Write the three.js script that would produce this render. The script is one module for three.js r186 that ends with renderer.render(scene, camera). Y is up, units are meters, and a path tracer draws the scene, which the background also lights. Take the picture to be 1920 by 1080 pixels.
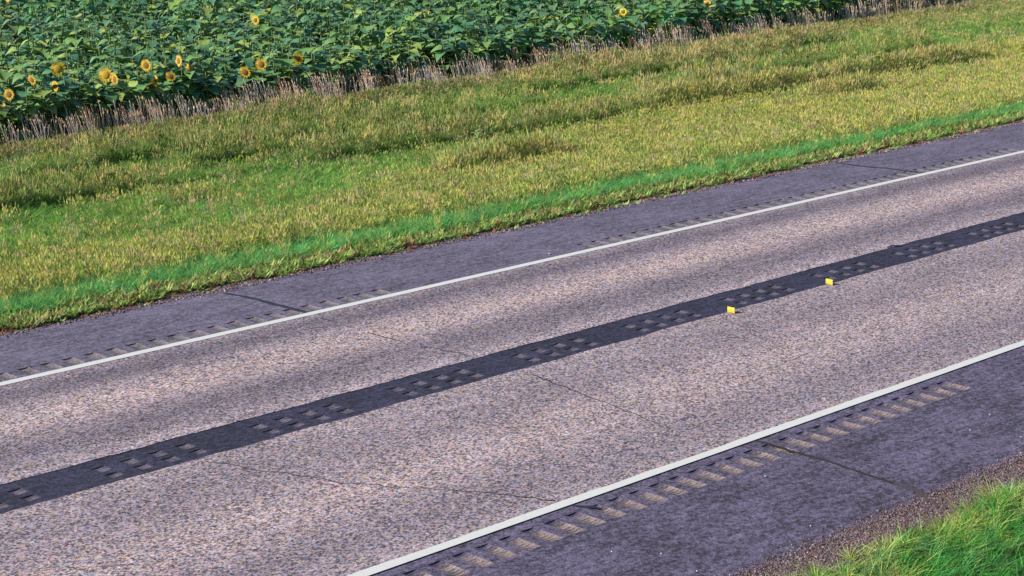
import * as THREE from 'three';
import { Sky } from 'three/addons/objects/Sky.js';
import { mergeGeometries } from 'three/addons/utils/BufferGeometryUtils.js';

// ---------------------------------------------------------------- camera, sky, sun, exposure
// x runs along the road, -z across it (d = -z), metres. The camera stands on a roadside pole at the origin.
const CAM_H = 6.706, FOCAL = 3660, VX = 4845, VY = -381;            // focal length and vanishing point of the road in photo pixels
const pitch = Math.atan2(540 - VY, FOCAL);
const yaw = Math.atan2(VX - 960, Math.hypot(FOCAL, 540 - VY));
const scene = new THREE.Scene();
const camera = new THREE.PerspectiveCamera(2 * Math.atan(540 / FOCAL) * 180 / Math.PI, 16 / 9, 0.5, 3000);
const fwd = new THREE.Vector3(Math.cos(yaw) * Math.cos(pitch), -Math.sin(pitch), -Math.sin(yaw) * Math.cos(pitch));
camera.position.set(0, CAM_H, 0);
camera.lookAt(camera.position.clone().add(fwd));
camera.updateMatrixWorld();

const sunAz = 31 * Math.PI / 180, sunEl = 30 * Math.PI / 180;
const toSun = new THREE.Vector3(-Math.cos(sunAz) * Math.cos(sunEl), Math.sin(sunEl), -Math.sin(sunAz) * Math.cos(sunEl));
const sky = new Sky();
sky.name = 'sky'; sky.userData = { kind: 'structure' };
sky.scale.setScalar(2000);
sky.material.uniforms.sunPosition.value.copy(toSun);
sky.material.uniforms.turbidity.value = 2.2;
sky.material.uniforms.rayleigh.value = 1.6;
sky.material.uniforms.mieCoefficient.value = 0.004;
scene.add(sky);
scene.environmentIntensity = 0.1;
const sun = new THREE.DirectionalLight(new THREE.Color(1, 0.93, 0.82), 5.0);
const mid = new THREE.Vector3(28, 0, -28);
sun.position.copy(mid).addScaledVector(toSun, 120);
sun.target.position.copy(mid);
sun.castShadow = true;
sun.shadow.mapSize.set(4096, 4096);
Object.assign(sun.shadow.camera, { left: -60, right: 60, top: 60, bottom: -60, near: 1, far: 260 });
scene.add(sun, sun.target);
const renderer = new THREE.WebGLRenderer({ antialias: true });
renderer.toneMapping = THREE.LinearToneMapping;
renderer.toneMappingExposure = 1.62;
renderer.shadowMap.enabled = true;

// ---------------------------------------------------------------- helpers
function rng(seed) { let a = seed >>> 0; return () => { a = (a + 0x6D2B79F5) | 0; let t = Math.imul(a ^ (a >>> 15), 1 | a); t = (t + Math.imul(t ^ (t >>> 7), 61 | t)) ^ t; return ((t ^ (t >>> 14)) >>> 0) / 4294967296; }; }
const hash2 = (i, j, k = 0) => { let h = Math.imul(i, 374761393) + Math.imul(j, 668265263) + Math.imul(k, 2147483647 ^ 0x5bd1e995); h = Math.imul(h ^ (h >>> 13), 1274126177); return ((h ^ (h >>> 16)) >>> 0) / 4294967296; };
const sm = t => t * t * (3 - 2 * t);
const clamp = (v, a = 0, b = 1) => Math.min(b, Math.max(a, v));
const step = (a, b, x) => sm(clamp((x - a) / (b - a)));
const lerp = (a, b, t) => a + (b - a) * t;
const mix3 = (a, b, t) => [lerp(a[0], b[0], t), lerp(a[1], b[1], t), lerp(a[2], b[2], t)];
function vnoise(x, y, k = 0, px = 0, py = 0) {                        // value noise, wrapped when px, py are set
  const i = Math.floor(x), j = Math.floor(y), u = sm(x - i), v = sm(y - j);
  const w = (a, p) => p ? ((a % p) + p) % p : a;
  const a = hash2(w(i, px), w(j, py), k), b = hash2(w(i + 1, px), w(j, py), k), c = hash2(w(i, px), w(j + 1, py), k), d = hash2(w(i + 1, px), w(j + 1, py), k);
  return lerp(lerp(a, b, u), lerp(c, d, u), v);
}
const fbm = (x, y, k = 0) => 0.55 * vnoise(x, y, k) + 0.3 * vnoise(x * 2.1, y * 2.1, k + 1) + 0.15 * vnoise(x * 4.3, y * 4.3, k + 2);
const gauss = (x, s) => Math.exp(-x * x / (2 * s * s));

const taken = {};
const numbered = n => { const k = taken[n] = (taken[n] ?? -1) + 1; return k ? n + '_' + String(k).padStart(3, '0') : n; };
function lit(o) { o.castShadow = true; o.receiveShadow = true; return o; }
function mesh(name, geo, mat, parent) { const m = lit(new THREE.Mesh(geo, mat)); m.name = parent === scene ? numbered(name) : name; parent.add(m); return m; }
function structure(name, geo, mat) { const m = mesh(name, geo, mat, scene); m.userData = { kind: 'structure' }; return m; }
function thing(name, label, category, pos, group) { const g = new THREE.Group(); g.name = numbered(name); g.position.set(...pos); g.userData = { label, category }; if (group) g.userData.group = group; scene.add(g); return g; }

// height of the land at lateral distance d: pavement bench, inslope, shallow ditch, field
const PROF = [[-400, -1.6], [2, -1.3], [6, -0.75], [9.1, -0.08], [9.5, -0.02], [9.8, -0.012], [10.45, -0.01], [10.7, -0.1], [21.6, -0.1], [21.86, -0.03], [22.2, -0.035], [23.5, -0.16], [27.5, -0.62], [30, -0.78], [32, -0.76], [35.5, -0.5], [38, -0.4], [44, -0.35], [900, -0.35]];
function landBase(d) { for (let i = 1; i < PROF.length; i++) if (d <= PROF[i][0]) { const [a, ya] = PROF[i - 1], [b, yb] = PROF[i]; return lerp(ya, yb, (d - a) / (b - a)); } return -0.35; }
const land = (s, d) => landBase(d) + (d > 23 && d < 60 ? 0.09 * step(23, 26, d) * (fbm(s * 0.35, d * 0.6, 40) - 0.5) : 0);
function ray(px, py) {
  const rx = (px - 960) / FOCAL, ry = (540 - py) / FOCAL;
  const w = Math.cos(pitch) + ry * Math.sin(pitch), v = -Math.sin(pitch) + ry * Math.cos(pitch);
  return [rx * Math.sin(yaw) + w * Math.cos(yaw), v, -rx * Math.cos(yaw) + w * Math.sin(yaw)];     // per unit: along, up, across
}
function at(px, py, lift = 0) {                                      // photo pixel -> the point of the land (plus lift) it falls on
  const [a, v, c] = ray(px, py);
  let t = -(CAM_H - lift) / v;
  for (let k = 0; k < 12; k++) { const y = (c * t > 10 && c * t < 21.8 ? 0 : land(a * t, c * t)) + lift; t = -(CAM_H - y) / v; }
  return { s: a * t, d: c * t, y: CAM_H + v * t };
}
function project(s, y, d) {                                          // world -> photo pixel
  const u = s * Math.sin(yaw) - d * Math.cos(yaw), w = s * Math.cos(yaw) + d * Math.sin(yaw), h = y - CAM_H;
  const z = w * Math.cos(pitch) - h * Math.sin(pitch), up = w * Math.sin(pitch) + h * Math.cos(pitch);
  return [960 + FOCAL * u / z, 540 - FOCAL * up / z, z];
}
const flatD = (d, y) => d * CAM_H / (CAM_H - y);                      // where the line of sight to a point at height y crosses road level

// ---------------------------------------------------------------- textures
const toS = c => { c = clamp(c); return Math.round(255 * (c <= 0.0031308 ? 12.92 * c : 1.055 * Math.pow(c, 1 / 2.4) - 0.055)); };
function texture(w, h, fn, srgb = true) {
  const a = new Uint8Array(w * h * 4);
  for (let j = 0; j < h; j++) for (let i = 0; i < w; i++) { const c = fn(i, j), o = (j * w + i) * 4; for (let k = 0; k < 3; k++) a[o + k] = srgb ? toS(c[k]) : Math.round(255 * clamp(c[k])); a[o + 3] = 255; }
  const t = new THREE.DataTexture(a, w, h);
  t.wrapS = t.wrapT = THREE.RepeatWrapping; t.magFilter = THREE.LinearFilter; t.minFilter = THREE.LinearMipmapLinearFilter; t.generateMipmaps = true;
  if (srgb) t.colorSpace = THREE.SRGBColorSpace;
  t.needsUpdate = true; return t;
}
// chip seal: one texture across both lanes (v = d from 12.3 to 20.3), repeating every 18 m along the road
const LANE0 = 12.3, LANEW = 8, CHIPL = 18, CW = 2048, CH = 1024;
const chipTone = [];
{
  const r = rng(11);
  const palette = [[0.66, 0.45, 0.45], [0.42, 0.47, 0.56], [0.68, 0.58, 0.38], [0.62, 0.5, 0.5], [0.78, 0.7, 0.67], [0.5, 0.36, 0.36], [0.3, 0.24, 0.27], [0.58, 0.5, 0.42], [0.4, 0.4, 0.47], [0.12, 0.1, 0.13], [0.05, 0.045, 0.07], [0.07, 0.06, 0.1], [0.55, 0.44, 0.47]];
  for (let i = 0; i < 4096; i++) { const p = palette[Math.floor(r() * palette.length)], b = 0.75 + 0.5 * r(); chipTone.push([p[0] * b, p[1] * b, p[2] * b]); }
}
const wheel = (d, u) => {                                            // binder flushed up along the wheel tracks, 0..1
  const wob = 0.25 * (vnoise(u * 5, 3, 71, 5) - 0.5);
  return clamp(0.95 * gauss(d - 19.45 - wob, 0.28) + 0.8 * gauss(d - 17.6 - wob, 0.36) + 0.42 * gauss(d - 15.2 - wob, 0.45) + 0.5 * gauss(d - 13.3 + wob, 0.4));
};
const chipMap = texture(CW, CH, (i, j) => {
  const d = LANE0 + LANEW * j / CH, u = i / CW;
  const t = chipTone[Math.floor(hash2(i, j, 5) * 4096)];
  const t2 = chipTone[Math.floor(hash2(Math.floor((i + 2 * hash2(0, j >> 2, 9)) / 3), Math.floor(j / 3), 6) * 4096)];
  const t3 = chipTone[Math.floor(hash2(Math.floor((i + 4 * hash2(1, j >> 3, 9)) / 6), Math.floor(j / 6), 8) * 4096)];
  const mean = [0.39, 0.32, 0.335];
  let c = [0, 1, 2].map(k => Math.max(0.02, mean[k] + 2.1 * (0.5 * t[k] + 0.42 * t2[k] + 0.08 * t3[k] - mean[k])));
  const m = 0.86 + 0.28 * vnoise(u * 96, j / 14, 20, 96) * 0.6 + 0.28 * vnoise(u * 24, j / 60, 21, 24) * 0.5;
  const streak = vnoise(u * 12, j / 5, 22, 12) * 0.5 + vnoise(u * 30, j / 16, 23, 30) * 0.3 + vnoise(u * 5, j / 9, 24, 5) * 0.2;
  const w = wheel(d, u) * clamp(0.35 + 1.1 * streak);
  const tan = gauss(d - 18.45, 0.4) + 0.6 * gauss(d - 14.3, 0.7);
  const crown = 0.24 * gauss(d - 18.5, 0.35) + 0.16 * gauss(d - 14.3, 0.6) + 0.14 * gauss(d - 17.0, 0.07);
  const g = m * (1 + crown) * (1 - 0.62 * w) * (0.9 + 0.2 * streak) * 0.53;
  c = [c[0] * g * (1.0 + 0.05 * tan), c[1] * g * 0.915, c[2] * g * (1.03 + 0.2 * w - 0.08 * tan)];
  return c;
});
const chipBump = texture(1024, 1024, (i, j) => { const v = 0.55 * hash2(i >> 1, j >> 1, 31) + 0.45 * hash2(i, j, 32); return [v, v, v]; }, false);
// shoulder asphalt, 6 m square, fine stone with streaks drawn out along the road
const asphalt = (seed, base, vary) => texture(1024, 1024, (i, j) => {
  const fine = hash2(i, j, seed), f2 = hash2(i >> 1, j >> 1, seed + 1);
  const st = vnoise(i / 26, j / 6, seed + 2, 39.385 | 0, 0) * 0.5 + vnoise(i / 64, j / 8, seed + 3, 16, 128) * 0.5;
  const bl = vnoise(i / 128, j / 64, seed + 4, 8, 16);
  const mo = vnoise(i / 8, j / 6, seed + 5, 128, 0), mo2 = hash2(Math.floor(i / 4), Math.floor(j / 4), seed + 6);
  const g = Math.max(0.25, 1 + vary * ((fine - 0.5) * 0.6 + (f2 - 0.5) * 0.6 + (st - 0.5) * 1.0 + (bl - 0.5) * 0.5 + (mo - 0.5) * 1.0 + (mo2 - 0.5) * 0.9));
  const pink = (f2 > 0.86 ? 0.35 : 0) + (fine > 0.93 ? 0.35 : 0);
  return [base[0] * g * (1 + pink), base[1] * g * (1 + pink * 0.8), base[2] * g * (1 + pink * 0.7)];
});
const nearAsphalt = asphalt(100, [0.066, 0.055, 0.094], 1.05);
const farAsphalt = asphalt(140, [0.094, 0.081, 0.124], 0.75);
const tarAsphalt = asphalt(180, [0.019, 0.0165, 0.038], 1.3);
const grooveMap = asphalt(220, [0.175, 0.15, 0.158], 0.9);
const soilMap = texture(512, 512, (i, j) => { const n = 0.5 * hash2(i, j, 60) + 0.5 * vnoise(i / 9, j / 9, 61, 0, 0); return [0.07 + 0.07 * n, 0.065 + 0.06 * n, 0.028 + 0.03 * n]; });
const paintMap = texture(1024, 64, (i, j) => { const n = hash2(i, j, 90), q = vnoise(i / 12, j / 12, 91, 0, 0); const g = 0.96 + 0.06 * (n - 0.5) - (n > 0.992 ? 0.55 : 0) - 0.12 * Math.max(0, q - 0.6); return [0.575 * g, 0.572 * g, 0.55 * g]; });

const std = (o) => new THREE.MeshStandardMaterial({ side: THREE.DoubleSide, ...o });
const M = {
  chip: std({ map: chipMap, bumpMap: chipBump, bumpScale: 0.005, roughness: 0.9 }),
  near: std({ map: nearAsphalt, bumpMap: chipBump, bumpScale: 0.003, roughness: 0.85 }),
  far: std({ map: farAsphalt, bumpMap: chipBump, bumpScale: 0.002, roughness: 0.85 }),
  tar: std({ map: tarAsphalt, bumpMap: chipBump, bumpScale: 0.003, roughness: 0.75 }),
  groove: std({ map: grooveMap, vertexColors: true, roughness: 0.92 }),
  paint: std({ map: paintMap, roughness: 0.7 }),
  seal: std({ color: new THREE.Color().setRGB(0.018, 0.016, 0.024), roughness: 0.6 }),
  crack: std({ color: new THREE.Color().setRGB(0.013, 0.01, 0.013), roughness: 0.95 }),
  rust: std({ color: new THREE.Color().setRGB(0.05, 0.034, 0.036), roughness: 0.95 }),
  soil: std({ map: soilMap, roughness: 1 }),
};

// ---------------------------------------------------------------- ground and pavement
const S0 = -40, S1 = 150;
function sheet(pos, uv, idx) { const g = new THREE.BufferGeometry(); g.setAttribute('position', new THREE.Float32BufferAttribute(pos, 3)); g.setAttribute('uv', new THREE.Float32BufferAttribute(uv, 2)); g.setIndex(idx); g.computeVertexNormals(); return g; }
{ // one sheet of land, fine near the road, out to the horizon
  const ds = [-900, -300, -100, -40, -10, 0, 4, 6, 7.5, 8.5, 9.2, 9.4, 9.6, 9.8, 10.1, 10.45, 10.7, 21.6, 21.86, 22.2];
  for (let d = 22.6; d < 45; d += 0.4) ds.push(d);
  ds.push(48, 52, 60, 80, 140, 300, 900);
  const xs = [-900, -400, -150, -60]; for (let x = -30; x < 100; x += 0.8) xs.push(x); xs.push(110, 130, 170, 300, 900);
  const pos = [], uv = [], idx = [];
  xs.forEach(x => ds.forEach(d => { pos.push(x, land(x, d), -d); uv.push(x / 3, d / 3); }));
  for (let i = 0; i < xs.length - 1; i++) for (let j = 0; j < ds.length - 1; j++) { const a = i * ds.length + j, b = a + ds.length; idx.push(a, b, a + 1, b, b + 1, a + 1); }
  structure('ground', sheet(pos, uv, idx), M.soil);
}
// flat strip between two lateral lines (numbers or functions of s), cut open where holes [s0, s1] say so, with a skirt at both sides
function strip(d0, d1, y, { s0 = S0, s1 = S1, stepS = 0.5, holes = null, uvOf, skirt = 0.02 }) {
  const f0 = typeof d0 === 'function' ? d0 : () => d0, f1 = typeof d1 === 'function' ? d1 : () => d1;
  const cuts = [s0]; let x = s0;
  const hs = holes ? holes.slice().sort((a, b) => a[0] - b[0]) : [];
  const spans = []; let cur = s0;
  for (const [a, b] of hs) { spans.push([cur, a]); cur = b; } spans.push([cur, s1]);
  const pos = [], uv = [], idx = [];
  for (const [a, b] of spans) {
    const n = Math.max(1, Math.ceil((b - a) / stepS));
    for (let k = 0; k < n; k++) {
      const p = lerp(a, b, k / n), q = lerp(a, b, (k + 1) / n), o = pos.length / 3;
      for (const [s, d, yy] of [[p, f0(p), y], [q, f0(q), y], [q, f1(q), y], [p, f1(p), y]]) { pos.push(s, yy, -d); uv.push(...uvOf(s, d)); }
      idx.push(o, o + 1, o + 2, o, o + 2, o + 3);
      if (skirt) for (const f of [f0, f1]) { const e = pos.length / 3; for (const [s, yy] of [[p, y], [q, y], [q, y - skirt], [p, y - skirt]]) { pos.push(s, yy, -f(s)); uv.push(...uvOf(s, f(s))); } idx.push(e, e + 1, e + 2, e, e + 2, e + 3); }
    }
  }
  return sheet(pos, uv, idx);
}
const uvAsph = (s, d) => [s / 6, d / 6], uvChip = (s, d) => [s / CHIPL, (d - LANE0) / LANEW];
const rag = (base, amp, freq, k) => s => base + amp * (vnoise(s * freq, 0.5, k) - 0.5) * 2 + amp * 0.6 * (vnoise(s * freq * 4.7, 1.5, k) - 0.5) * 2;

// milled rumble grooves: [centre s, half length along the road]; bands in d
const nearG = [], farG = [], midG = [];
for (let k = 0; k < 41; k++) nearG.push(19.0 - k * 0.297);
for (let k = 0; k < 41; k++) nearG.push(22.8 + k * 0.297);
for (let k = 0; k < 40; k++) farG.push(17.1 - k * 0.309);
for (let k = 0; k < 40; k++) farG.push(21.25 + k * 0.309);
for (let k = 0; k < 40; k++) farG.push(37.2 + k * 0.309);
for (let k = -4; k < 20; k++) for (let j = 0; j < 4; j++) midG.push(10.22 + 2.005 * k + 0.345 * j);
const holesOf = (list, hw) => list.map(s => [s - hw, s + hw]);
const NEAR_R = [11.93, 12.32], FAR_R = [20.08, 20.38], MID_A = [16.27, 16.41], MID_B = [16.5, 16.66];
const NHW = 0.088, FHW = 0.088, MHW = 0.092;
function merged(list) { return mergeGeometries(list.map(g => g.toNonIndexed())); }

const nearEdge = rag(10.16, 0.11, 0.7, 301), farEdge = rag(21.88, 0.05, 0.8, 302);
const lip1 = rag(12.5, 0.006, 2, 303), lip2 = rag(16.14, 0.022, 2.3, 304), lip3 = rag(16.87, 0.02, 2.3, 305), lip4 = rag(20.0, 0.006, 2, 306);
const nearShoulder = structure('near_shoulder', merged([
  strip(nearEdge, NEAR_R[0], 0, { uvOf: uvAsph, skirt: 0.1, stepS: 0.2 }), strip(NEAR_R[0], NEAR_R[1], 0, { uvOf: uvAsph, holes: holesOf(nearG, NHW), skirt: 0 }),
  strip(NEAR_R[1], 12.6, 0, { uvOf: uvAsph, skirt: 0 })]), M.near);
const farShoulder = structure('far_shoulder', merged([
  strip(19.9, FAR_R[0], 0, { uvOf: uvAsph, skirt: 0 }), strip(FAR_R[0], FAR_R[1], 0, { uvOf: uvAsph, holes: holesOf(farG, FHW), skirt: 0 }),
  strip(FAR_R[1], farEdge, 0, { uvOf: uvAsph, skirt: 0.1, stepS: 0.2 })]), M.far);
const lane1 = structure('near_lane', strip(lip1, lip2, 0.007, { uvOf: uvChip, stepS: 0.12 }), M.chip);
const lane2 = structure('far_lane', strip(lip3, lip4, 0.007, { uvOf: uvChip, stepS: 0.12 }), M.chip);
const median = structure('centre_strip', merged([
  strip(16.08, MID_A[0], 0, { uvOf: uvAsph, skirt: 0 }), strip(MID_A[0], MID_A[1], 0, { uvOf: uvAsph, holes: holesOf(midG, MHW), skirt: 0 }),
  strip(MID_A[1], MID_B[0], 0, { uvOf: uvAsph, skirt: 0 }), strip(MID_B[0], MID_B[1], 0, { uvOf: uvAsph, holes: holesOf(midG, MHW), skirt: 0 }),
  strip(MID_B[1], 16.94, 0, { uvOf: uvAsph, skirt: 0 })]), M.tar);
// stony earth margins beside the pavement
const marginMap = texture(1024, 1024, (i, j) => { const a = hash2(i, j, 70), b = hash2(Math.floor(i / 3), Math.floor(j / 3), 71), q = vnoise(i / 40, j / 40, 72, 0, 0); const g = 0.35 + 0.9 * b * (0.5 + a) + 0.25 * q; return [0.11 * g * (0.9 + 0.3 * q), 0.075 * g, 0.075 * g]; });
{
  const pos = [], uv = [], idx = [];
  const marginStrip = (list, s0, s1) => { for (let s = s0; s <= s1; s += 0.4) for (const d of list) { pos.push(s, land(s, d) + 0.006, -d); uv.push(s / 4, d / 4); } };
  for (const [list, s0, s1] of [[[9.1, 9.4, 9.6, 9.8, 10.1, 10.45], 2, 40], [[21.7, 21.86, 22.03, 22.2, 22.35], 2, 90]]) {
    const o = pos.length / 3, n = list.length; marginStrip(list, s0, s1); const m = (pos.length / 3 - o) / n;
    for (let i = 0; i < m - 1; i++) for (let j = 0; j < n - 1; j++) { const a = o + i * n + j, b = a + n; idx.push(a, b, a + 1, b, b + 1, a + 1); }
  }
  structure('earth_margin', sheet(pos, uv, idx), std({ map: marginMap, bumpMap: chipBump, bumpScale: 0.006, roughness: 1 }));
}
// painted edge lines, the lane side a little worn
structure('white_edge_line', strip(12.475, s => 12.615 - 0.03 * Math.pow(vnoise(s * 1.9, 9.5, 311), 4) - 0.012 * vnoise(s * 9, 2.5, 312), 0.0115, { uvOf: (s, d) => [s / 2, (d - 12.4) / 0.3], stepS: 0.06, skirt: 0.003 }), M.paint);
structure('white_edge_line', strip(s => 19.885 + 0.012 * vnoise(s * 7, 2.5, 313), 20.022, 0.0115, { uvOf: (s, d) => [s / 2, (d - 19.8) / 0.3], stepS: 0.06, skirt: 0.003 }), M.paint);

// one groove: a drum-cut trough with end walls and tooth ribs, edges at 0
function groove(len, width, depth, ribs, seed, tint) {
  const r = rng(seed), nu = 6, nv = ribs, pos = [], uv = [], col = [], idx = [];
  const y = (i, j) => { const u = 2 * i / nu - 1; return -depth * (1 - u * u) + ((i === 0 || i === nu) ? 0 : (j % 2 ? 0.0035 : -0.002)); };
  const u0 = r() * 3, v0 = r() * 3;
  const put = (x, yy, z, c) => { pos.push(x, yy, z); uv.push(u0 + x / 2, v0 + z / 2); col.push(...c); };
  for (let j = 0; j <= nv; j++) for (let i = 0; i <= nu; i++) put(len * (i / nu - 0.5), y(i, j), width * (0.5 - j / nv), tint(j / nv, i / nu, r));
  for (let j = 0; j < nv; j++) for (let i = 0; i < nu; i++) { const a = j * (nu + 1) + i, b = a + nu + 1; idx.push(a, a + 1, b, a + 1, b + 1, b); }
  for (const j of [0, nv]) for (let i = 0; i < nu; i++) { const o = pos.length / 3, z = width * (0.5 - j / nv); for (const [ii, top] of [[i, 0], [i + 1, 0], [i + 1, 1], [i, 1]]) put(len * (ii / nu - 0.5), top ? y(ii, j) : 0, z, tint(j / nv, ii / nu, r)); idx.push(o, o + 1, o + 2, o, o + 2, o + 3); }
  const g = new THREE.BufferGeometry();
  g.setAttribute('position', new THREE.Float32BufferAttribute(pos, 3)); g.setAttribute('uv', new THREE.Float32BufferAttribute(uv, 2)); g.setAttribute('color', new THREE.Float32BufferAttribute(col, 3)); g.setIndex(idx);
  const out = g.toNonIndexed(); out.computeVertexNormals(); return out;
}
// binder sprayed over the lane side of the near grooves leaves only their outer half bare
const nearTint = (v, u, r) => { const tar = v > 0.74 + 0.3 * (r() - 0.5) ? 1 : 0; const row = Math.round(v * 16) % 2 ? 0.62 : 1, g = (0.8 + 0.3 * r()) * row; return tar ? [0.5 * g, 0.5 * g, 0.8 * g] : [g * 1.1, g, g * 0.95]; };
const farTint = (v, u, r) => { const g = 0.62 + 0.3 * r(); return [g, g, g * 1.05]; };
const midTint = (v, u, r) => { const bare = u > 0.22 && u < 0.95 && r() > 0.12; const g = 0.36 + 0.28 * r(); return bare ? [g, g * 0.98, g * 1.25] : [0.14, 0.13, 0.26]; };
const nearGeo = [1, 2, 3, 4].map(k => groove(2 * NHW, NEAR_R[1] - NEAR_R[0], 0.016, 16, 400 + k, nearTint));
const farGeo = [1, 2, 3, 4].map(k => groove(2 * FHW, FAR_R[1] - FAR_R[0], 0.014, 12, 410 + k, farTint));
const midGeo = [1, 2, 3, 4].map(k => groove(2 * MHW, 0.14, 0.014, 6, 420 + k, midTint));
const midGeo2 = [1, 2, 3, 4].map(k => groove(2 * MHW, 0.16, 0.014, 6, 430 + k, midTint));
const place = (geo, list, band, parent) => list.forEach((s, i) => { const m = mesh('rumble_groove', geo[(i * 7 + (i >> 2)) % 4], M.groove, parent); m.position.set(s, 0, -(band[0] + band[1]) / 2); });
place(nearGeo, nearG, NEAR_R, nearShoulder);
place(farGeo, farG, FAR_R, farShoulder);
place(midGeo, midG, MID_A, median);
place(midGeo2, midG, MID_B, median);

// cracks and sealant: thin low ribbons through photo points
function ribbon(pts, widths, y, seed, amp = 0.012) {
  const r = rng(seed), pos = [], uv = [], idx = [], P = [];
  for (let i = 0; i < pts.length - 1; i++) { const n = Math.max(2, Math.ceil(Math.hypot(pts[i + 1].s - pts[i].s, pts[i + 1].d - pts[i].d) / 0.06)); for (let k = 0; k < n; k++) { const t = k / n; P.push([lerp(pts[i].s, pts[i + 1].s, t), lerp(pts[i].d, pts[i + 1].d, t), lerp(widths[i], widths[i + 1], t)]); } }
  P.push([pts.at(-1).s, pts.at(-1).d, widths.at(-1)]);
  P.forEach(([s, d, w], i) => {
    const a = P[Math.max(0, i - 1)], b = P[Math.min(P.length - 1, i + 1)]; let tx = b[0] - a[0], td = b[1] - a[1]; const l = Math.hypot(tx, td) || 1; tx /= l; td /= l;
    const o = amp * (vnoise(i * 0.45, 0.5, seed) - 0.5) * 2, h1 = w / 2 * (0.7 + 0.6 * r()), h2 = w / 2 * (0.7 + 0.6 * r());
    for (const [e, yy] of [[-h1 - 0.004, y - 0.0028], [-h1, y], [h2, y], [h2 + 0.004, y - 0.0028]]) { pos.push(s + (o + e) * -td, yy, -(d + (o + e) * tx)); uv.push(s, d); }
  });
  for (let i = 0; i < P.length - 1; i++) for (let k = 0; k < 3; k++) { const a = i * 4 + k; idx.push(a, a + 1, a + 4, a + 1, a + 5, a + 4); }
  return sheet(pos, uv, idx);
}
const px = list => list.map(([x, y]) => at(x, y));
mesh('crack_sealant', ribbon(px([[421, 550], [450, 555], [480, 561], [512, 570], [545, 578], [580, 587.5]]), [0.05, 0.06, 0.07, 0.08, 0.07, 0.08], 0.004, 501), M.seal, farShoulder);
mesh('crack_sealant', ribbon(px([[1560, 306.5], [1578, 306.5], [1606, 310.5], [1636, 313.8], [1668, 316], [1700, 320.5], [1722, 323.5]]), [0.05, 0.06, 0.07, 0.07, 0.07, 0.07, 0.07], 0.004, 502), M.seal, farShoulder);
mesh('crack', ribbon(px([[1416, 826], [1445, 834], [1490, 847], [1540, 862], [1585, 876], [1627, 890], [1680, 909]]), [0.036, 0.042, 0.048, 0.042, 0.036, 0.04, 0.05], 0.0035, 503, 0.022), M.crack, nearShoulder);
mesh('crack_sealant', ribbon(px([[1676, 907], [1700, 914], [1722, 921], [1738, 931], [1750, 944], [1760, 955]]), [0.03, 0.06, 0.085, 0.06, 0.05, 0.02], 0.0045, 504), M.rust, nearShoulder);
mesh('crack', ribbon(px([[690, 624], [720, 633], [755, 642]]), [0.007, 0.018, 0.009], 0.0105, 505, 0.03), M.crack, lane2);
mesh('crack', ribbon(px([[790, 650], [830, 657], [882, 669]]), [0.007, 0.016, 0.008], 0.0105, 506, 0.03), M.crack, lane2);
mesh('crack', ribbon(px([[600, 597], [635, 607]]), [0.012, 0.008], 0.0105, 507, 0.03), M.crack, lane2);
mesh('crack', ribbon(px([[992, 702], [1030, 715], [1060, 727], [1102, 744], [1150, 762], [1200, 782], [1252, 798]]), [0.006, 0.016, 0.014, 0.008, 0.004, 0.007, 0.003], 0.0105, 508, 0.04), M.crack, lane1);
mesh('crack', ribbon(px([[385, 868], [430, 873], [500, 884], [560, 893], [650, 907], [740, 913], [860, 921], [930, 927], [985, 934], [1040, 941]]), [0.004, 0.009, 0.004, 0.007, 0.01, 0.003, 0.006, 0.01, 0.014, 0.022], 0.0105, 509, 0.045), M.crack, lane1);
mesh('crack_sealant', ribbon(px([[1664, 465], [1676, 461.5], [1692, 461]]), [0.02, 0.09, 0.05], 0.0105, 512), M.seal, lane2);
mesh('crack_sealant', ribbon(px([[1072, 947], [1085, 950], [1110, 951], [1125, 953]]), [0.02, 0.06, 0.05, 0.02], 0.004, 513), M.seal, nearShoulder);

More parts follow.
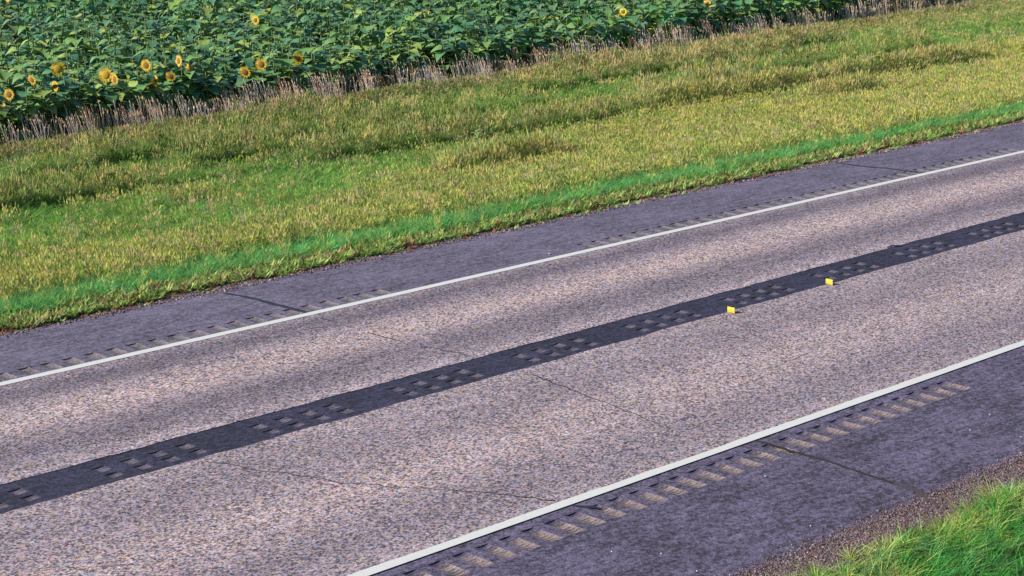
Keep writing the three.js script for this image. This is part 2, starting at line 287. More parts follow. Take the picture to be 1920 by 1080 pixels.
// ---------------------------------------------------------------- two yellow temporary road markers on the centre strip
{
  const yel = new THREE.MeshPhysicalMaterial({ color: new THREE.Color().setRGB(0.62, 0.52, 0.008), roughness: 0.45, transmission: 0.3, thickness: 0, side: THREE.DoubleSide });
  const foil = std({ color: new THREE.Color().setRGB(0.7, 0.62, 0.1), roughness: 0.35 });
  const rubber = std({ color: new THREE.Color().setRGB(0.03, 0.025, 0.02), roughness: 0.8 });
  const plate = (w, h, t, lean) => { // upright flap across the road, slightly leaning, with rounded top corners
    const sh = new THREE.Shape(); const r = 0.008; sh.moveTo(-w / 2, 0); sh.lineTo(w / 2, 0); sh.lineTo(w / 2, h - r); sh.quadraticCurveTo(w / 2, h, w / 2 - r, h); sh.lineTo(-w / 2 + r, h); sh.quadraticCurveTo(-w / 2, h, -w / 2, h - r); sh.closePath();
    const g = new THREE.ExtrudeGeometry(sh, { depth: t, bevelEnabled: true, bevelSize: 0.0008, bevelThickness: 0.0008, bevelSegments: 1 }); g.rotateY(-Math.PI / 2); g.rotateZ(lean); return g;
  };
  const spots = [[1371, 587, 'yellow plastic road tab on the strip, the one nearer the long shoulder crack', 0.02], [1555, 534, 'yellow plastic road tab on the strip, farther from the long shoulder crack', -0.03]];
  for (const [x, y, label, tw] of spots) {
    const p = at(x, y);
    const t = thing('road_marker_tab', label, 'road marker', [p.s, 0.003, -p.d], 'yellow road tabs'); t.rotation.y = tw;
    mesh('base', (() => { const g = new THREE.BoxGeometry(0.055, 0.006, 0.122); g.translate(0.024, 0.003, 0); return g; })(), rubber, t);
    const flap = mesh('flap', (() => { const g = plate(0.125, 0.075, 0.003, 0.03); g.translate(-0.001, 0.006, 0); return g; })(), yel, t);
    mesh('reflector', (() => { const g = plate(0.112, 0.022, 0.0012, 0.03); g.translate(-0.0075, 0.045, 0); return g; })(), foil, flap);
  }
}
// loose white stones
{
  const stone = std({ color: new THREE.Color().setRGB(0.52, 0.51, 0.54), roughness: 0.8 });
  const r = rng(77);
  const list = [[1030, 477], [1856, 778], [1819, 807], [1915, 820], [1520, 987], [1307, 1072], [1435, 894], [1147, 1035], [1240, 1039]];
  list.forEach(([x, y], i) => {
    const g = new THREE.IcosahedronGeometry(i ? 0.0075 : 0.013, 1); const a = g.attributes.position;
    for (let k = 0; k < a.count; k++) { const q = 0.8 + 0.4 * hash2(Math.round(a.getX(k) * 9e3), Math.round(a.getY(k) * 9e3 + a.getZ(k) * 5e3), i); a.setXYZ(k, a.getX(k) * q * 1.2, a.getY(k) * q * 0.8, a.getZ(k) * q); }
    g.computeVertexNormals();
    const p = at(x, y), m = mesh('pebble', g, stone, scene); m.position.set(p.s, i ? 0.006 : 0.011, -p.d); m.rotation.y = r() * 6;
    m.userData = i ? { label: 'tiny white pebble lying on the dark shoulder beside the lush grass', category: 'pebble', group: 'pebbles on the shoulder by the lush grass' } : { label: 'white pebble on the pavement beside the sunflower side edge line', category: 'pebble' };
  });
}

// ---------------------------------------------------------------- grass
function blade(o, bx, bz, h, w, az, lean, curl, c, segs = 2, head = 0) {
  const dx = Math.cos(az), dz = Math.sin(az), sx = -dz, sz = dx, base = o.pos.length / 3;
  for (let k = 0; k <= segs; k++) {
    const t = k / segs, f = (lean * t + curl * t * t) * h, y = h * (t - 0.35 * Math.abs(curl) * t * t), x = bx + dx * f, z = bz + dz * f;
    const hw = w / 2 * (head ? 0.55 : (1 - 0.75 * t * t));
    if (k < segs || head) { o.pos.push(x - sx * hw, y, z - sz * hw, x + sx * hw, y, z + sz * hw); o.col.push(...c, ...c); } else { o.pos.push(x, y, z); o.col.push(...c); }
    if (k) { const a = base + (k - 1) * 2; if (k < segs || head) o.idx.push(a, a + 1, a + 2, a + 1, a + 3, a + 2); else o.idx.push(a, a + 1, a + 2); }
    if (head && k === segs) { // seed head: a slim crossed spindle
      const hc = c.map((v, i) => v * [1.08, 1.0, 0.9][i]), e = o.pos.length / 3, L = head, W = head * 0.12;
      const tx = dx * (lean + 1.6 * curl) * L, tz = dz * (lean + 1.6 * curl) * L;
      o.pos.push(x, y, z, x + tx * 0.4 - sx * W, y + L * 0.4, z + tz * 0.4 - sz * W, x + tx * 0.4 + sx * W, y + L * 0.4, z + tz * 0.4 + sz * W, x + tx, y + L, z + tz, x + tx * 0.4 - dx * W, y + L * 0.4, z + tz * 0.4 - dz * W, x + tx * 0.4 + dx * W, y + L * 0.4, z + tz * 0.4 + dz * W);
      for (let q = 0; q < 6; q++) o.col.push(...hc);
      o.idx.push(e, e + 1, e + 2, e + 1, e + 3, e + 2, e, e + 4, e + 5, e + 4, e + 3, e + 5);
    }
  }
}
function geoOf(o) { const g = new THREE.BufferGeometry(); g.setAttribute('position', new THREE.Float32BufferAttribute(o.pos, 3)); g.setAttribute('color', new THREE.Float32BufferAttribute(o.col, 3)); g.setIndex(o.idx); g.computeVertexNormals(); return g; }
const nw = () => ({ pos: [], col: [], idx: [] });
// tone of single blades, multiplied with the colour of the tuft
const tones = (r, dry) => { const q = r(); return q < dry ? [1.42 + 0.4 * r(), 1.42 + 0.25 * r(), 1.5] : (g => [g * (0.85 + 0.3 * r()), g, g * (0.75 + 0.5 * r())])(0.6 + 0.8 * r()); };
function lushTuft(seed) { const r = rng(seed), o = nw(); for (let k = 0; k < 20; k++) blade(o, (r() - 0.5) * 0.3, (r() - 0.5) * 0.3, 0.6 + 0.5 * r(), 0.03 + 0.02 * r(), r() * 6.283, 0.15 + 0.4 * r(), 0.2 + 0.7 * r(), tones(r, 0.04), 2); return geoOf(o); }
function tallTuft(seed) { const r = rng(seed), o = nw(); for (let k = 0; k < 14; k++) blade(o, (r() - 0.5) * 0.25, (r() - 0.5) * 0.25, 0.45 + 0.4 * r(), 0.02 + 0.012 * r(), r() * 6.283, 0.1 + 0.3 * r(), 0.1 + 0.5 * r(), tones(r, 0.2), 2); for (let k = 0; k < 6; k++) blade(o, (r() - 0.5) * 0.25, (r() - 0.5) * 0.25, 0.7 + 0.3 * r(), 0.012, r() * 6.283, 0.05 + 0.15 * r(), 0.1 + 0.1 * r(), [1.4, 1.36, 1.7], 1, 0.2 + 0.12 * r()); return geoOf(o); }
function dryTuft(seed) { const r = rng(seed), o = nw(); for (let k = 0; k < 9; k++) { const g = 0.75 + 0.5 * r(); blade(o, (r() - 0.5) * 0.16, (r() - 0.5) * 0.16, 0.65 + 0.35 * r(), 0.011 + 0.006 * r(), Math.PI + (r() - 0.5) * 3.4, 0.06 + 0.2 * r(), 0.05 * r(), [g, g * 0.96, g], 1, 0.06 + 0.06 * r()); } for (let k = 0; k < 4; k++) blade(o, (r() - 0.5) * 0.14, (r() - 0.5) * 0.14, 0.25 + 0.25 * r(), 0.02, r() * 6.283, 0.4, 0.4, [1, 0.7, 0.6], 2); return geoOf(o); }
function weedTuft(seed) { const r = rng(seed), o = nw(); for (let k = 0; k < 12; k++) blade(o, (r() - 0.5) * 0.5, (r() - 0.5) * 0.5, 0.35 + 0.6 * r(), 0.12 + 0.12 * r(), r() * 6.283, 0.3 + 0.6 * r(), 0.3 * r(), tones(r, 0.12), 2); return geoOf(o); }
function archTuft(seed) { const r = rng(seed), o = nw(); for (let k = 0; k < 22; k++) blade(o, (r() - 0.5) * 0.1, (r() - 0.5) * 0.1, 0.55 + 0.5 * r(), 0.026 + 0.014 * r(), r() * 6.283, 0.15 + 0.4 * r(), 0.4 + 0.8 * r(), tones(r, 0.06), 4); return geoOf(o); }
const leafMat = new THREE.MeshPhysicalMaterial({ vertexColors: true, roughness: 0.7, transmission: 0.38, thickness: 0, side: THREE.DoubleSide, specularIntensity: 0.5 });
leafMat.roughness = 0.95;
const strawMat = new THREE.MeshPhysicalMaterial({ vertexColors: true, roughness: 0.95, transmission: 0.35, thickness: 0, side: THREE.DoubleSide });
class Field {
  constructor(geos, mat) { this.geos = geos; this.mat = mat; this.items = geos.map(() => []); }
  add(k, s, y, d, scale, h, turn, tilt, col) { this.items[k].push([s, y, d, scale, h, turn, tilt, col]); }
  build(name, label, category) {
    const m4 = new THREE.Matrix4(), q = new THREE.Quaternion(), e = new THREE.Euler(), c = new THREE.Color();
    this.items.forEach((list, k) => {
      if (!list.length) return;
      const im = lit(new THREE.InstancedMesh(this.geos[k], this.mat, list.length));
      im.name = numbered(name); im.userData = { label, category, kind: 'stuff', group: label };
      list.forEach(([s, y, d, sc, h, turn, tilt, col], i) => { e.set(tilt[0], turn, tilt[1], 'XZY'); q.setFromEuler(e); m4.compose(new THREE.Vector3(s, y, -d), q, new THREE.Vector3(sc, h, sc)); im.setMatrixAt(i, m4); im.setColorAt(i, c.setRGB(...col)); });
      scene.add(im);
    });
  }
}
const inView = (s, y, d, mx = 150, my = 90) => { const [x, v, z] = project(s, y, d); return z > 0 && x > -mx && x < 1920 + mx && v > -my && v < 1080 + my; };

const lush = new Field([lushTuft(1), lushTuft(2)], leafMat);
const tall = new Field([tallTuft(3), tallTuft(4)], leafMat);
const dry = new Field([dryTuft(5), dryTuft(6)], strawMat);
const weed = new Field([weedTuft(7), weedTuft(8)], leafMat);
const arch = new Field([archTuft(9), archTuft(10)], leafMat);

const C = {
  emerald: [0.1, 0.36, 0.105], green: [0.13, 0.37, 0.042], olive: [0.21, 0.29, 0.075], yellow: [0.42, 0.45, 0.13], tan: [0.46, 0.39, 0.22], straw: [0.82, 0.72, 0.6], ygreen: [0.27, 0.39, 0.08], rust: [0.3, 0.13, 0.07],
};
const RIDGES = [[25.6, 0.12, 1.5, 0.66], [26.8, 0.13, 12.5, 0.6], [28.4, 0.17, 4.5, 0.42], [29.8, 0.14, 8.5, 0.55], [31.0, 0.18, 14.5, 0.45], [32.6, 0.18, 27.5, 0.5], [33.9, 0.16, 21.5, 0.55]];   // lines of uncut grass along the ditch: D, width, seed, share
const eA = at(0, 278), eB = at(1000, 126), edgeD = s => lerp(eA.d, eB.d, (s - eA.s) / (eB.s - eA.s));   // where the crop begins
const jit = (c, r, a = 0.25) => { const g = 1 - a + 2 * a * r(); return [c[0] * g * (0.88 + 0.24 * r()), c[1] * g, c[2] * g * (0.8 + 0.4 * r())]; };
{
  const r = rng(2024), cell = 0.058;
  for (let d0 = 21.9; d0 < 39.2; d0 += cell) for (let s0 = 4; s0 < 78; s0 += cell) {
    const s = s0 + r() * cell, d = d0 + r() * cell;
    const y = land(s, d);
    if (!inView(s, y, d, 170, 60)) continue;
    const D = flatD(d, landBase(d)) + 0.5 * (fbm(s * 0.8, d * 1.2, 60) - 0.5) * step(22.5, 24, d) + 0.16 * (vnoise(s * 2.2, d * 2, 66) - 0.5) + 0.34 * (fbm(s * 0.6, d * 0.8, 68) - 0.5) * (d < 24 ? 1 : 0);
    const far = project(s, y, d)[2];
    if (far > 36 && r() < (far - 36) / 60) continue;
    const n = fbm(s * 0.22, d * 0.5, 50), n2 = fbm(s * 0.9, d * 1.6, 55);
    const turn = r() * 6.283, tilt = [(r() - 0.5) * 0.5, (r() - 0.5) * 0.5], k = r() < 0.5 ? 0 : 1, p = r();
    if (D < 22.02) { if (p < 0.1) weed.add(k, s, y, d, 0.1 + 0.05 * r(), 0.06 + 0.04 * r(), turn, tilt, jit(r() < 0.5 ? C.rust : C.ygreen, r)); continue; }
    if (D < 22.5) {
      if (p < 0.5) weed.add(k, s, y, d, 0.13 + 0.09 * r(), 0.1 + 0.09 * r(), turn, tilt, jit(r() < 0.16 ? C.rust : r() < 0.4 ? C.yellow : r() < 0.6 ? C.ygreen : C.olive, r));
      else if (p < 0.62) lush.add(k, s, y, d, 0.17 + 0.1 * r(), 0.1 + 0.06 * r(), turn, tilt, jit(r() < 0.55 ? C.ygreen : C.green, r));
      continue;
    }
    if (D < 23.08) { // bright green strip
      if (p > 0.62) { if (p > 0.97) tall.add(k, s, y, d, 0.3, 0.22 + 0.1 * r(), turn, tilt, jit(C.yellow, r)); continue; }
      const e = step(22.35, 22.6, D) * (1 - step(22.9, 23.2, D));
      lush.add(k, s, y, d, 0.22 + 0.12 * r(), 0.15 + 0.1 * r(), turn, tilt, jit(r() < 0.08 + 0.58 * e ? C.emerald : r() < 0.5 ? C.ygreen : C.green, r));
      continue;
    }
    const toCrop = edgeD(s) - d + 0.3 * (vnoise(s * 0.9, 2.5, 67) - 0.5);
    if (toCrop < -0.3) continue;
    if (toCrop < 1.5) { // dry stems at the edge of the field
      const e = step(0.1, 0.4, toCrop) * (1 - step(0.9, 1.5, toCrop));
      if (p < 0.055 * e) dry.add(k, s, y, d, 0.7 + 0.4 * r(), 0.46 + 0.38 * r(), (r() - 0.5) * 0.8, [0, 0.05], jit(r() < 0.07 ? C.rust.map((v, i) => v * [1.6, 2.2, 2.4][i]) : C.straw, r, 0.2));
      else if (p < 0.5) tall.add(k, s, y, d, 0.35, 0.14 + 0.12 * r() + 0.12 * step(0.8, 1.4, toCrop), turn, tilt, jit(r() < 0.6 ? C.olive : C.tan, r));
      continue;
    }
    if (p > 0.66) continue;
    // uncut ridges between the mown swaths
    const Dr = D + 0.035 * (s - 26) * step(24, 27, D);
    let ridge = 0; RIDGES.forEach(([c, w, k, lo]) => { ridge += gauss(Dr - c - 0.5 * (vnoise(s * 0.18, k, 86) - 0.5), w) * step(lo, lo + 0.16, vnoise(s * 0.3, k, 81)); });
    ridge = clamp(ridge);
    const yellowTo = 24.6 + 2.1 * step(19, 30, s) + 2.6 * step(30, 40, s) + 1.6 * (n - 0.5);
    const yl = (1 - step(yellowTo - 0.5, yellowTo + 0.7, D)) * (0.62 + 0.5 * (n2 - 0.5)) + 0.2 * step(31, 34, D) + 0.32 * step(0.56, 0.72, n2) * step(24, 26, D);
    const gr = clamp(1 - yl - 0.45 * step(31.2, 33, D));
    const dryShare = clamp(yl * 0.7 + ridge * 0.45);
    if (r() < dryShare + 0.07) {
      const q = r();
      const c = q < 0.3 + 0.2 * (1 - gr) ? C.yellow : q < 0.72 ? C.olive : q < 0.86 ? C.tan : C.ygreen;
      const old = step(30.5, 33.5, D), gold = step(24, 36, s) * step(0.3, 0.6, n);
      tall.add(k, s, y, d, 0.34 + 0.12 * r(), (0.22 + 0.12 * r()) * (1 + 1.1 * ridge), turn, tilt, jit(mix3(c, q < 0.5 ? C.tan : C.olive, 0.6 * old + 0.35 * ridge).map((v, i) => v * (1 + gold * [0.03, 0.0, -0.06][i])), r));
    } else {
      const q = r();
      const c = q < 0.55 * gr + 0.1 ? C.green : q < 0.85 ? mix3(C.olive, C.green, 0.4) : C.ygreen;
      lush.add(k, s, y, d, 0.28 + 0.14 * r(), (0.15 + 0.09 * r()) * (1 + 1.5 * ridge), turn, tilt, jit(mix3(c, C.olive, 0.5 * ridge), r));
    }
  }
  // lush bank by the camera
  for (let d0 = 7.3; d0 < 10.3; d0 += 0.04) for (let s0 = 8; s0 < 24; s0 += 0.04) {
    const s = s0 + r() * 0.04, d = d0 + r() * 0.04, y = land(s, d);
    if (!inView(s, y, d, 200, 220)) continue;
    const e = d + 0.35 * (fbm(s * 1.3, d, 90) - 0.5) + 0.2 * (vnoise(s * 5, d * 5, 91) - 0.5);
    const turn = r() * 6.283, tilt = [(r() - 0.5) * 1.1, (r() - 0.5) * 1.1], k = r() < 0.5 ? 0 : 1, p = r();
    if (e > 9.72) { if (p < 0.02 && e < 9.95) weed.add(k, s, y, d, 0.08, 0.05 + 0.05 * r(), turn, tilt, jit(r() < 0.6 ? C.rust : C.tan, r)); continue; }
    const rim = step(9.05, 9.62, e);
    if (p > 0.6 - 0.25 * rim) continue;
    const patch = fbm(s * 2.2, d * 2.6, 95), yel = r() < 0.05 + 0.5 * rim + 0.35 * step(0.52, 0.7, patch);
    arch.add(k, s, y, d, 0.17 + 0.08 * r(), (0.1 + 0.07 * r() - 0.04 * rim) * (0.75 + 0.6 * patch), turn, tilt, jit(yel ? (r() < 0.65 ? C.ygreen : C.yellow) : r() < 0.75 ? [0.06, 0.3, 0.035] : C.emerald, r, 0.3));
  }
}
lush.build('green_grass', 'bright green grass covering the verge between road and sunflower field', 'grass');
tall.build('seeding_grass', 'yellow and olive seeding grass growing across the verge and ditch', 'grass');
dry.build('dry_grass', 'tall pinkish dry grass stems along the sunflower field edge', 'grass');
weed.build('low_weeds', 'low yellow-green and rusty weeds along the pavement edges', 'weeds');
arch.build('lush_grass', 'lush arching bright green grass on the bank beside the dark shoulder', 'grass');

// gravel along both pavement edges
{
  const mk = seed => { const g = new THREE.IcosahedronGeometry(1, 0), a = g.attributes.position; for (let k = 0; k < a.count; k++) { const q = 0.7 + 0.6 * hash2(Math.round(a.getX(k) * 50), Math.round(a.getY(k) * 50 + 17 * a.getZ(k)), seed); a.setXYZ(k, a.getX(k) * q, a.getY(k) * q * 0.7, a.getZ(k) * q); } g.computeVertexNormals(); return g; };
  const gm = std({ roughness: 0.95 });
  const stones = new Field([mk(1), mk(2)], gm), r = rng(909);
  const tone = [[0.15, 0.105, 0.11], [0.075, 0.05, 0.056], [0.23, 0.18, 0.19], [0.034, 0.026, 0.038], [0.12, 0.06, 0.052]];
  for (let k = 0; k < 110000; k++) { const s = 10.5 + r() * 9.5, d = 9.42 + 0.72 * r() + 0.2 * (r() + r() - 1) + (r() < 0.12 ? 0.3 * r() * r() : 0), y = d > nearEdge(s) ? 0 : land(s, d) + 0.006; const z = 0.005 + 0.013 * r() * r() * r(); if (inView(s, y, d, 90, 60)) stones.add(k & 1, s, y + z * 0.3, d, z, z, r() * 6, [r(), r()], jit(tone[Math.floor(r() * 5)], r)); }
  for (let k = 0; k < 16000; k++) { const s = 6 + r() * 50, d = 21.8 + 0.32 * r() + (r() < 0.12 ? -0.12 * r() : 0), y = d < farEdge(s) ? 0 : land(s, d); const z = 0.008 + 0.016 * r() * r(); if (inView(s, y, d, 90, 60)) stones.add(k & 1, s, y + z * 0.3, d, z, z, r() * 6, [r(), r()], jit(tone[Math.floor(r() * 5)], r).map(v => v * 1.3)); }
  stones.build('gravel', 'reddish brown gravel scattered along the pavement edges', 'gravel');
}

// ---------------------------------------------------------------- sunflower field
const leafGreen = new THREE.MeshPhysicalMaterial({ color: new THREE.Color().setRGB(0.07, 0.16, 0.07), roughness: 0.42, transmission: 0.12, thickness: 0, side: THREE.DoubleSide, specularIntensity: 1 });
const leafGreens = [[0.085, 0.21, 0.09], [0.14, 0.27, 0.075], [0.27, 0.36, 0.075]].map(c => { const m = leafGreen.clone(); m.color = new THREE.Color().setRGB(...c); return m; });
const stemMat = std({ color: new THREE.Color().setRGB(0.13, 0.2, 0.06), roughness: 0.8 });
const petalMat = new THREE.MeshPhysicalMaterial({ color: new THREE.Color().setRGB(0.72, 0.43, 0.012), roughness: 0.8, transmission: 0.3, thickness: 0, side: THREE.DoubleSide });
const discMat = std({ color: new THREE.Color().setRGB(0.2, 0.11, 0.02), roughness: 0.95 });
const discGold = std({ color: new THREE.Color().setRGB(0.4, 0.27, 0.025), roughness: 0.95 });
const budMat = std({ color: new THREE.Color().setRGB(0.16, 0.24, 0.06), roughness: 0.8 });
function leafShape(seed) { // heart-shaped leaf, stalk at the origin, out along +x, drooping
  const r = rng(seed), rows = [[0, 0.03], [0.05, 0.42], [0.22, 0.52], [0.5, 0.42], [0.78, 0.2], [1, 0.0]], pos = [], idx = [];
  const droop = 0.45 + 0.55 * r(), cup = 0.12 + 0.1 * r();
  rows.forEach(([t, w], i) => { for (const q of [-1, 0, 1]) { const wave = q ? 0.07 * (r() - 0.5) : 0; pos.push(t - (i === 1 && q ? 0.06 : 0), -droop * t * t + cup * Math.abs(q) * w + wave, q * w * (0.92 + 0.16 * r())); } });
  for (let i = 0; i < rows.length - 1; i++) for (let k = 0; k < 2; k++) { const a = i * 3 + k; idx.push(a, a + 1, a + 3, a + 1, a + 4, a + 3); }
  const g = new THREE.BufferGeometry(); g.setAttribute('position', new THREE.Float32BufferAttribute(pos, 3)); g.setIndex(idx); g.computeVertexNormals(); return g;
}
const leaves = [21, 22, 23, 24].map(leafShape);
const stemGeo = (() => { const g = new THREE.CylinderGeometry(0.011, 0.017, 1, 6, 3, true); g.translate(0, 0.5, 0); const a = g.attributes.position; for (let k = 0; k < a.count; k++) { const y = a.getY(k); a.setX(k, a.getX(k) + 0.02 * Math.sin(y * 4)); } g.computeVertexNormals(); return g; })();
const petalsGeo = (() => { const o = nw(), r = rng(31); for (let k = 0; k < 22; k++) { const a = k / 22 * 6.283 + 0.1 * r(), b = o.pos.length / 3, R = 0.09, L = 0.075 + 0.02 * r(), h = 0.016, f = 0.02 * (r() - 0.6); for (const [q, w, z] of [[R, -h, 0], [R, h, 0], [R + L * 0.55, -h * 1.2, f], [R + L * 0.55, h * 1.2, f], [R + L, 0, f * 3]]) { o.pos.push(Math.cos(a) * q - Math.sin(a) * w, Math.sin(a) * q + Math.cos(a) * w, z + 0.012); o.col.push(1, 1, 1); } o.idx.push(b, b + 1, b + 2, b + 1, b + 3, b + 2, b + 2, b + 3, b + 4); } return geoOf(o); })();
const discGeo = (() => { const pts = [[0.001, 0.034], [0.05, 0.032], [0.085, 0.02], [0.096, 0.008]].map(([x, y]) => new THREE.Vector2(x, y)); const g = new THREE.LatheGeometry(pts, 14); g.rotateX(Math.PI / 2); return g; })();
const backGeo = (() => { const pts = [[0.098, 0.008], [0.085, -0.014], [0.04, -0.034], [0.012, -0.055]].map(([x, y]) => new THREE.Vector2(x, y)); const g = new THREE.LatheGeometry(pts, 12); g.rotateX(Math.PI / 2); return g; })();
const budGeo = (() => { const pts = [[0.001, 0.03], [0.03, 0.028], [0.055, 0.01], [0.045, -0.014], [0.012, -0.04]].map(([x, y]) => new THREE.Vector2(x, y)); const g = new THREE.LatheGeometry(pts, 9); g.rotateX(Math.PI / 2); return g; })();
const faceEast = (r, spread = 0.9) => { const a = Math.PI + (r() - 0.5) * spread; return new THREE.Quaternion().setFromUnitVectors(new THREE.Vector3(0, 0, 1), new THREE.Vector3(Math.cos(a), 0.1 - 0.4 * r(), 0.25 + Math.sin(a)).normalize()); };
// layout of one plant: list of [part, geometry, material, matrix]
function plantParts(seed, H, bloom, faceCam) {
  const r = rng(seed), out = [], n = 13 + Math.floor(r() * 3);
  out.push(['stem', stemGeo, stemMat, new THREE.Matrix4().makeScale(1, H * 0.97, 1)]);
  let az = r() * 6.283;
  for (let k = 0; k < n; k++) {
    const t = 0.16 + 0.8 * (k + r() * 0.5) / n, L = (0.36 - 0.13 * Math.abs(t - 0.55) * 2) * (0.8 + 0.4 * r()) * (t > 0.88 ? 0.75 : 1);
    az += 2.4 + 0.5 * (r() - 0.5);
    const q = new THREE.Quaternion().setFromEuler(new THREE.Euler((r() - 0.5) * 0.5, az, 0.35 * (t - 0.5) + 0.3 * (r() - 0.3), 'YZX'));
    const off = new THREE.Vector3(Math.cos(az), 0, -Math.sin(az)).multiplyScalar(0.05);
    out.push(['leaf', leaves[Math.floor(r() * 4)], leafGreens[Math.min(2, Math.floor(r() * 2.6))], new THREE.Matrix4().compose(new THREE.Vector3(off.x, H * t, off.z), q, new THREE.Vector3(L, L, L * (0.85 + 0.3 * r())))]);
  }
  const q = faceCam ? new THREE.Quaternion().setFromUnitVectors(new THREE.Vector3(0, 0, 1), new THREE.Vector3(-0.75 + 0.5 * r(), 0.25, 0.6).normalize()) : faceEast(r);
  const hp = new THREE.Vector3(0.02 * Math.sin(4), H + (bloom ? 0.07 : 0.02), 0).addScaledVector(new THREE.Vector3(0, 0, 1).applyQuaternion(q), 0.05);
  const sc = bloom ? (bloom === 2 ? 1.0 : 0.72 + 0.2 * r()) : 0.35 + 0.3 * r(), hm = new THREE.Matrix4().compose(hp, q, new THREE.Vector3(sc, sc, sc));
  if (bloom) { out.push(['flower_head', backGeo, budMat, hm]); out.push(['disc', discGeo, bloom === 2 ? discGold : discMat, hm]); out.push(['petals', petalsGeo, petalMat, hm]); } else out.push(['bud', budGeo, budMat, hm]);
  return out;
}
{
  const r = rng(5150), spots = [];
  // blooms seen in the photo: [px, py, kind]
  const blooms = [[64, 140, 1], [110, 125, 2], [108, 153, 1], [200, 133, 2], [277, 115, 1], [286, 152, 1], [296, 144, 1], [322, 134, 1], [129, 200, 1], [198, 196, 1], [14, 195, 1], [20, 168, 1], [360, 120, 1], [492, 116, 1], [462, 128, 1], [800, 107, 1], [340, 106, 1], [220, 141, 1], [560, 104, 1]];
  for (const [x, y, kind] of blooms) { // each stands where its line of sight meets head height over the field, or at the field's edge if that comes first
    let H = 1.3; const [a, v, c] = ray(x, y);
    let t = (H + 0.05 - 0.36 - CAM_H) / v;
    if (c * t < edgeD(a * t)) { for (let k = 0; k < 6; k++) t = (edgeD(a * t) + 0.05) / c; H = CAM_H + v * t + 0.36 - 0.05; }
    spots.push({ s: a * t, d: c * t, H: H, bloom: kind, px: x, py: y });
  }
  const fixed = spots.length;
  for (let row = 0; row < 50; row++) for (let s0 = 14; s0 < 100; s0 += 0.43) {
    const s = s0 + (r() - 0.5) * 0.12, dd = edgeD(s) + row * 0.76 + (r() - 0.5) * 0.2; const y = land(s, dd), keep = r(), hh = r();
    if (!inView(s, y + 1.2, dd, 220, 60)) continue;
    if (keep < 0.06) continue;
    const [gx] = project(s, 0.4, dd); if (row < 4 && gx > 428 && gx < 462 && keep < 0.9) continue;
    if (row < 2 && ((gx > 150 && gx < 190) || (gx > 225 && gx < 250)) && keep < 0.7) continue;
    let near = false; for (let k = 0; k < fixed; k++) if (Math.hypot(spots[k].s - s, spots[k].d - dd) < 0.15) near = true;
    if (near) continue;
    spots.push({ row, s, d: dd, H: 0.95 + 0.5 * hh + 0.3 * (vnoise(s * 0.5, dd * 0.5, 120) - 0.5), bloom: 0 });
  }
  spots.forEach((p, i) => { p.dist = i < fixed ? -1 : Math.hypot(p.s, p.d); });
  spots.sort((a, b) => a.dist - b.dist);
  const variants = []; for (let k = 0; k < 10; k++) variants.push(k);
  spots.slice(0, 300).forEach((p, i) => {
    const bloom = p.bloom;
    const label = bloom === 2 ? (p.px < 150 ? 'large golden sunflower head beside two smaller yellow blooms' : 'broad golden sunflower head standing alone above a dark gap')
      : bloom ? (p.px === 286 || p.px === 296 ? 'one of two small yellow sunflower blooms standing close together' : p.py > 190 ? 'small yellow sunflower bloom low at the edge above dry stems' : 'small bright yellow sunflower bloom up among the green leaves')
      : p.row === 0 ? 'leafy green sunflower plant in the front row against dry grass' : p.row === 1 ? 'leafy green sunflower plant in the second row behind the front' : 'leafy green sunflower plant standing behind the first two rows';
    const g = thing('sunflower', label, 'sunflower', [p.s, land(p.s, p.d), -p.d], bloom === 2 ? 'large golden sunflowers' : label);
    g.rotation.y = bloom ? 0 : (r() - 0.5) * 0.8;
    let head = null;
    for (const [name, geo, mat, m] of plantParts(7000 + i, p.H, bloom, bloom === 2)) {
      const sub = head && (name === 'disc' || name === 'petals');
      const o = mesh(name, geo, mat, sub ? head : g);
      if (!sub) m.decompose(o.position, o.quaternion, o.scale);
      if (name === 'flower_head') head = o;
    }
  });
  // the rest of the field: the same plants as joined copies
  const rest = spots.slice(300), perKind = 8;
  for (let v = 0; v < perKind; v++) {
    const parts = plantParts(9100 + v, 1.2, v === 7 ? 1 : 0, false), list = rest.filter((_, i) => (i * 37 % 101 < 1 ? 7 : i * 13 % 7) === v);
    const tint = m => { const c = m.color; return [c.r, c.g, c.b]; };
    const geo = mergeGeometries(parts.map(([, g, m, mx]) => { const q = g.clone().applyMatrix4(mx); q.deleteAttribute('uv'); const n = q.attributes.position.count, c = tint(m), a = new Float32Array(n * 3); for (let k = 0; k < n; k++) a.set(c, k * 3); q.setAttribute('color', new THREE.BufferAttribute(a, 3)); return q; }));
    const mat = leafGreen.clone(); mat.color.setRGB(1, 1, 1); mat.vertexColors = true;
    const f = new Field([geo], mat);
    for (const p of list) f.add(0, p.s, land(p.s, p.d), p.d, 0.95 + 0.15 * r(), p.H / 1.2, v === 7 ? 0 : r() * 6.283, [(r() - 0.5) * 0.1, (r() - 0.5) * 0.1], [0.85 + 0.3 * r(), 0.85 + 0.3 * r(), 0.85 + 0.3 * r()]);
    f.build('sunflower_crop', 'dense leafy sunflower crop filling the field behind its front rows', 'sunflowers');
  }
}

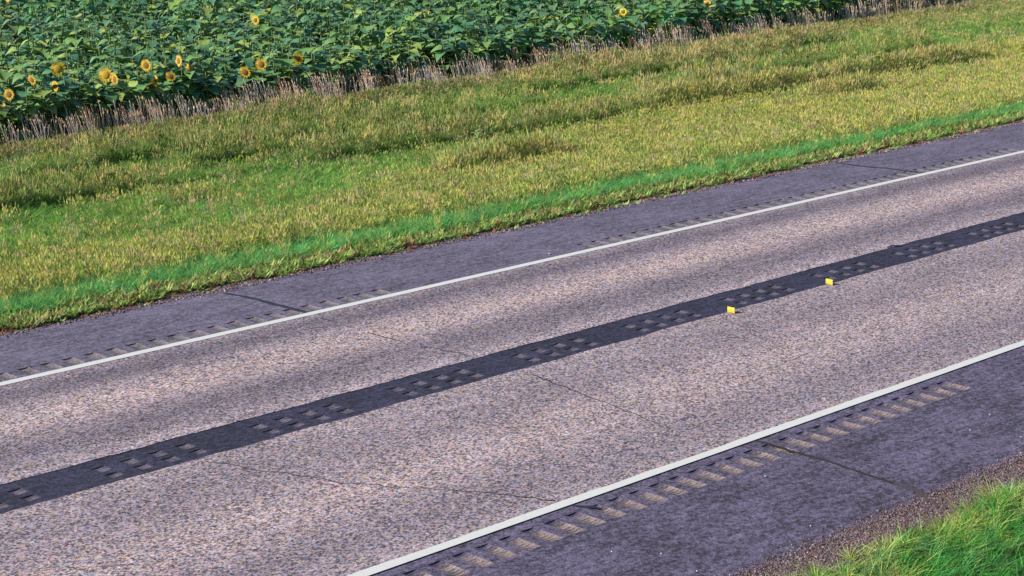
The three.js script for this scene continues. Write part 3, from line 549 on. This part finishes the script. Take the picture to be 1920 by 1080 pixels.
// ---------------------------------------------------------------- single weeds standing out of the verge
{
  const pale = new THREE.MeshPhysicalMaterial({ color: new THREE.Color().setRGB(0.26, 0.34, 0.1), roughness: 0.8, transmission: 0.3, thickness: 0, side: THREE.DoubleSide });
  const lime = new THREE.MeshPhysicalMaterial({ color: new THREE.Color().setRGB(0.24, 0.34, 0.03), roughness: 0.8, transmission: 0.3, thickness: 0, side: THREE.DoubleSide });
  const straw = std({ color: new THREE.Color().setRGB(0.55, 0.47, 0.3), roughness: 0.9 });
  function broadWeed(name, label, x, y, H, n, L, mat, seed, lean = 0) {
    const r = rng(seed), p = at(x, y), g = thing(name, label, 'weed', [p.s, p.y, -p.d]);
    g.rotation.z = lean;
    const st = new THREE.CylinderGeometry(0.006, 0.01, H, 5, 1, true); st.translate(0, H / 2, 0);
    mesh('stem', st, stemMat, g);
    let az = r() * 6;
    for (let k = 0; k < n; k++) { az += 2.2 + r(); const t = 0.2 + 0.8 * k / (n - 1), m = mesh('leaf', leaves[k % 4], mat, g); m.position.set(0, H * t, 0); m.rotation.set(0, az, 0.5 + 0.6 * r() * t, 'YZX'); const l = L * (1.15 - 0.45 * t) * (0.8 + 0.4 * r()); m.scale.set(l, l, l * 0.6); }
  }
  broadWeed('broadleaf_weed', 'pale broad-leaved weed beside fallen straw stalks in the green ditch', 893, 283, 0.5, 12, 0.2, pale, 1);
  broadWeed('broadleaf_weed', 'small pale weed at the foot of the fallen straw stalks', 862, 282, 0.3, 8, 0.15, pale, 2);
  broadWeed('leafy_weed', 'tall yellow-green weed in the gap at the sunflower field edge', 436, 178, 1.15, 22, 0.16, lime, 3, 0.1);
  broadWeed('leafy_weed', 'bushy yellow-green weed among tan grass in the golden verge', 1645, 148, 0.7, 20, 0.22, lime, 4);
  broadWeed('leafy_weed', 'slender yellow-green weed leaning over the dark grass ridge', 1264, 190, 0.75, 12, 0.11, lime, 5, -0.25);
  broadWeed('leafy_weed', 'slender yellow-green weed with arched stem amid golden grass', 1302, 195, 0.6, 12, 0.11, lime, 6, -0.45);
  broadWeed('leafy_weed', 'pale green sprig weed standing in yellow grass behind bright strip', 674, 365, 0.4, 12, 0.12, lime, 7);
  { const p = at(872, 278), g = thing('straw_stalks', 'pale dry straw stalks fanned out in the green ditch', 'stalks', [p.s, p.y, -p.d]); const r = rng(8);
    for (let k = 0; k < 7; k++) { const L = 0.5 + 0.4 * r(), c = new THREE.CylinderGeometry(0.004, 0.007, L, 4, 1, true); c.translate(0, L / 2, 0); const m = mesh('stalk', c, straw, g); m.rotation.set(-0.15 + 0.3 * r(), 0, 0.75 + 0.5 * r()); m.position.set(0.1 * (r() - 0.5), 0.05, 0.2 * (r() - 0.5)); } }
  { const p = at(909, 268), L = 0.62, c = new THREE.CylinderGeometry(0.004, 0.007, L, 5, 3, true); c.translate(0, L / 2, 0); const a = c.attributes.position; for (let k = 0; k < a.count; k++) a.setX(k, a.getX(k) + 0.1 * Math.pow(a.getY(k), 2)); const m = mesh('straw_stalk', c, straw, scene); m.position.set(p.s, p.y, -p.d); m.userData = { label: 'single tall upright pale straw stalk beside the broad-leaved weed', category: 'stalk' }; }
}
renderer.render(scene, camera);
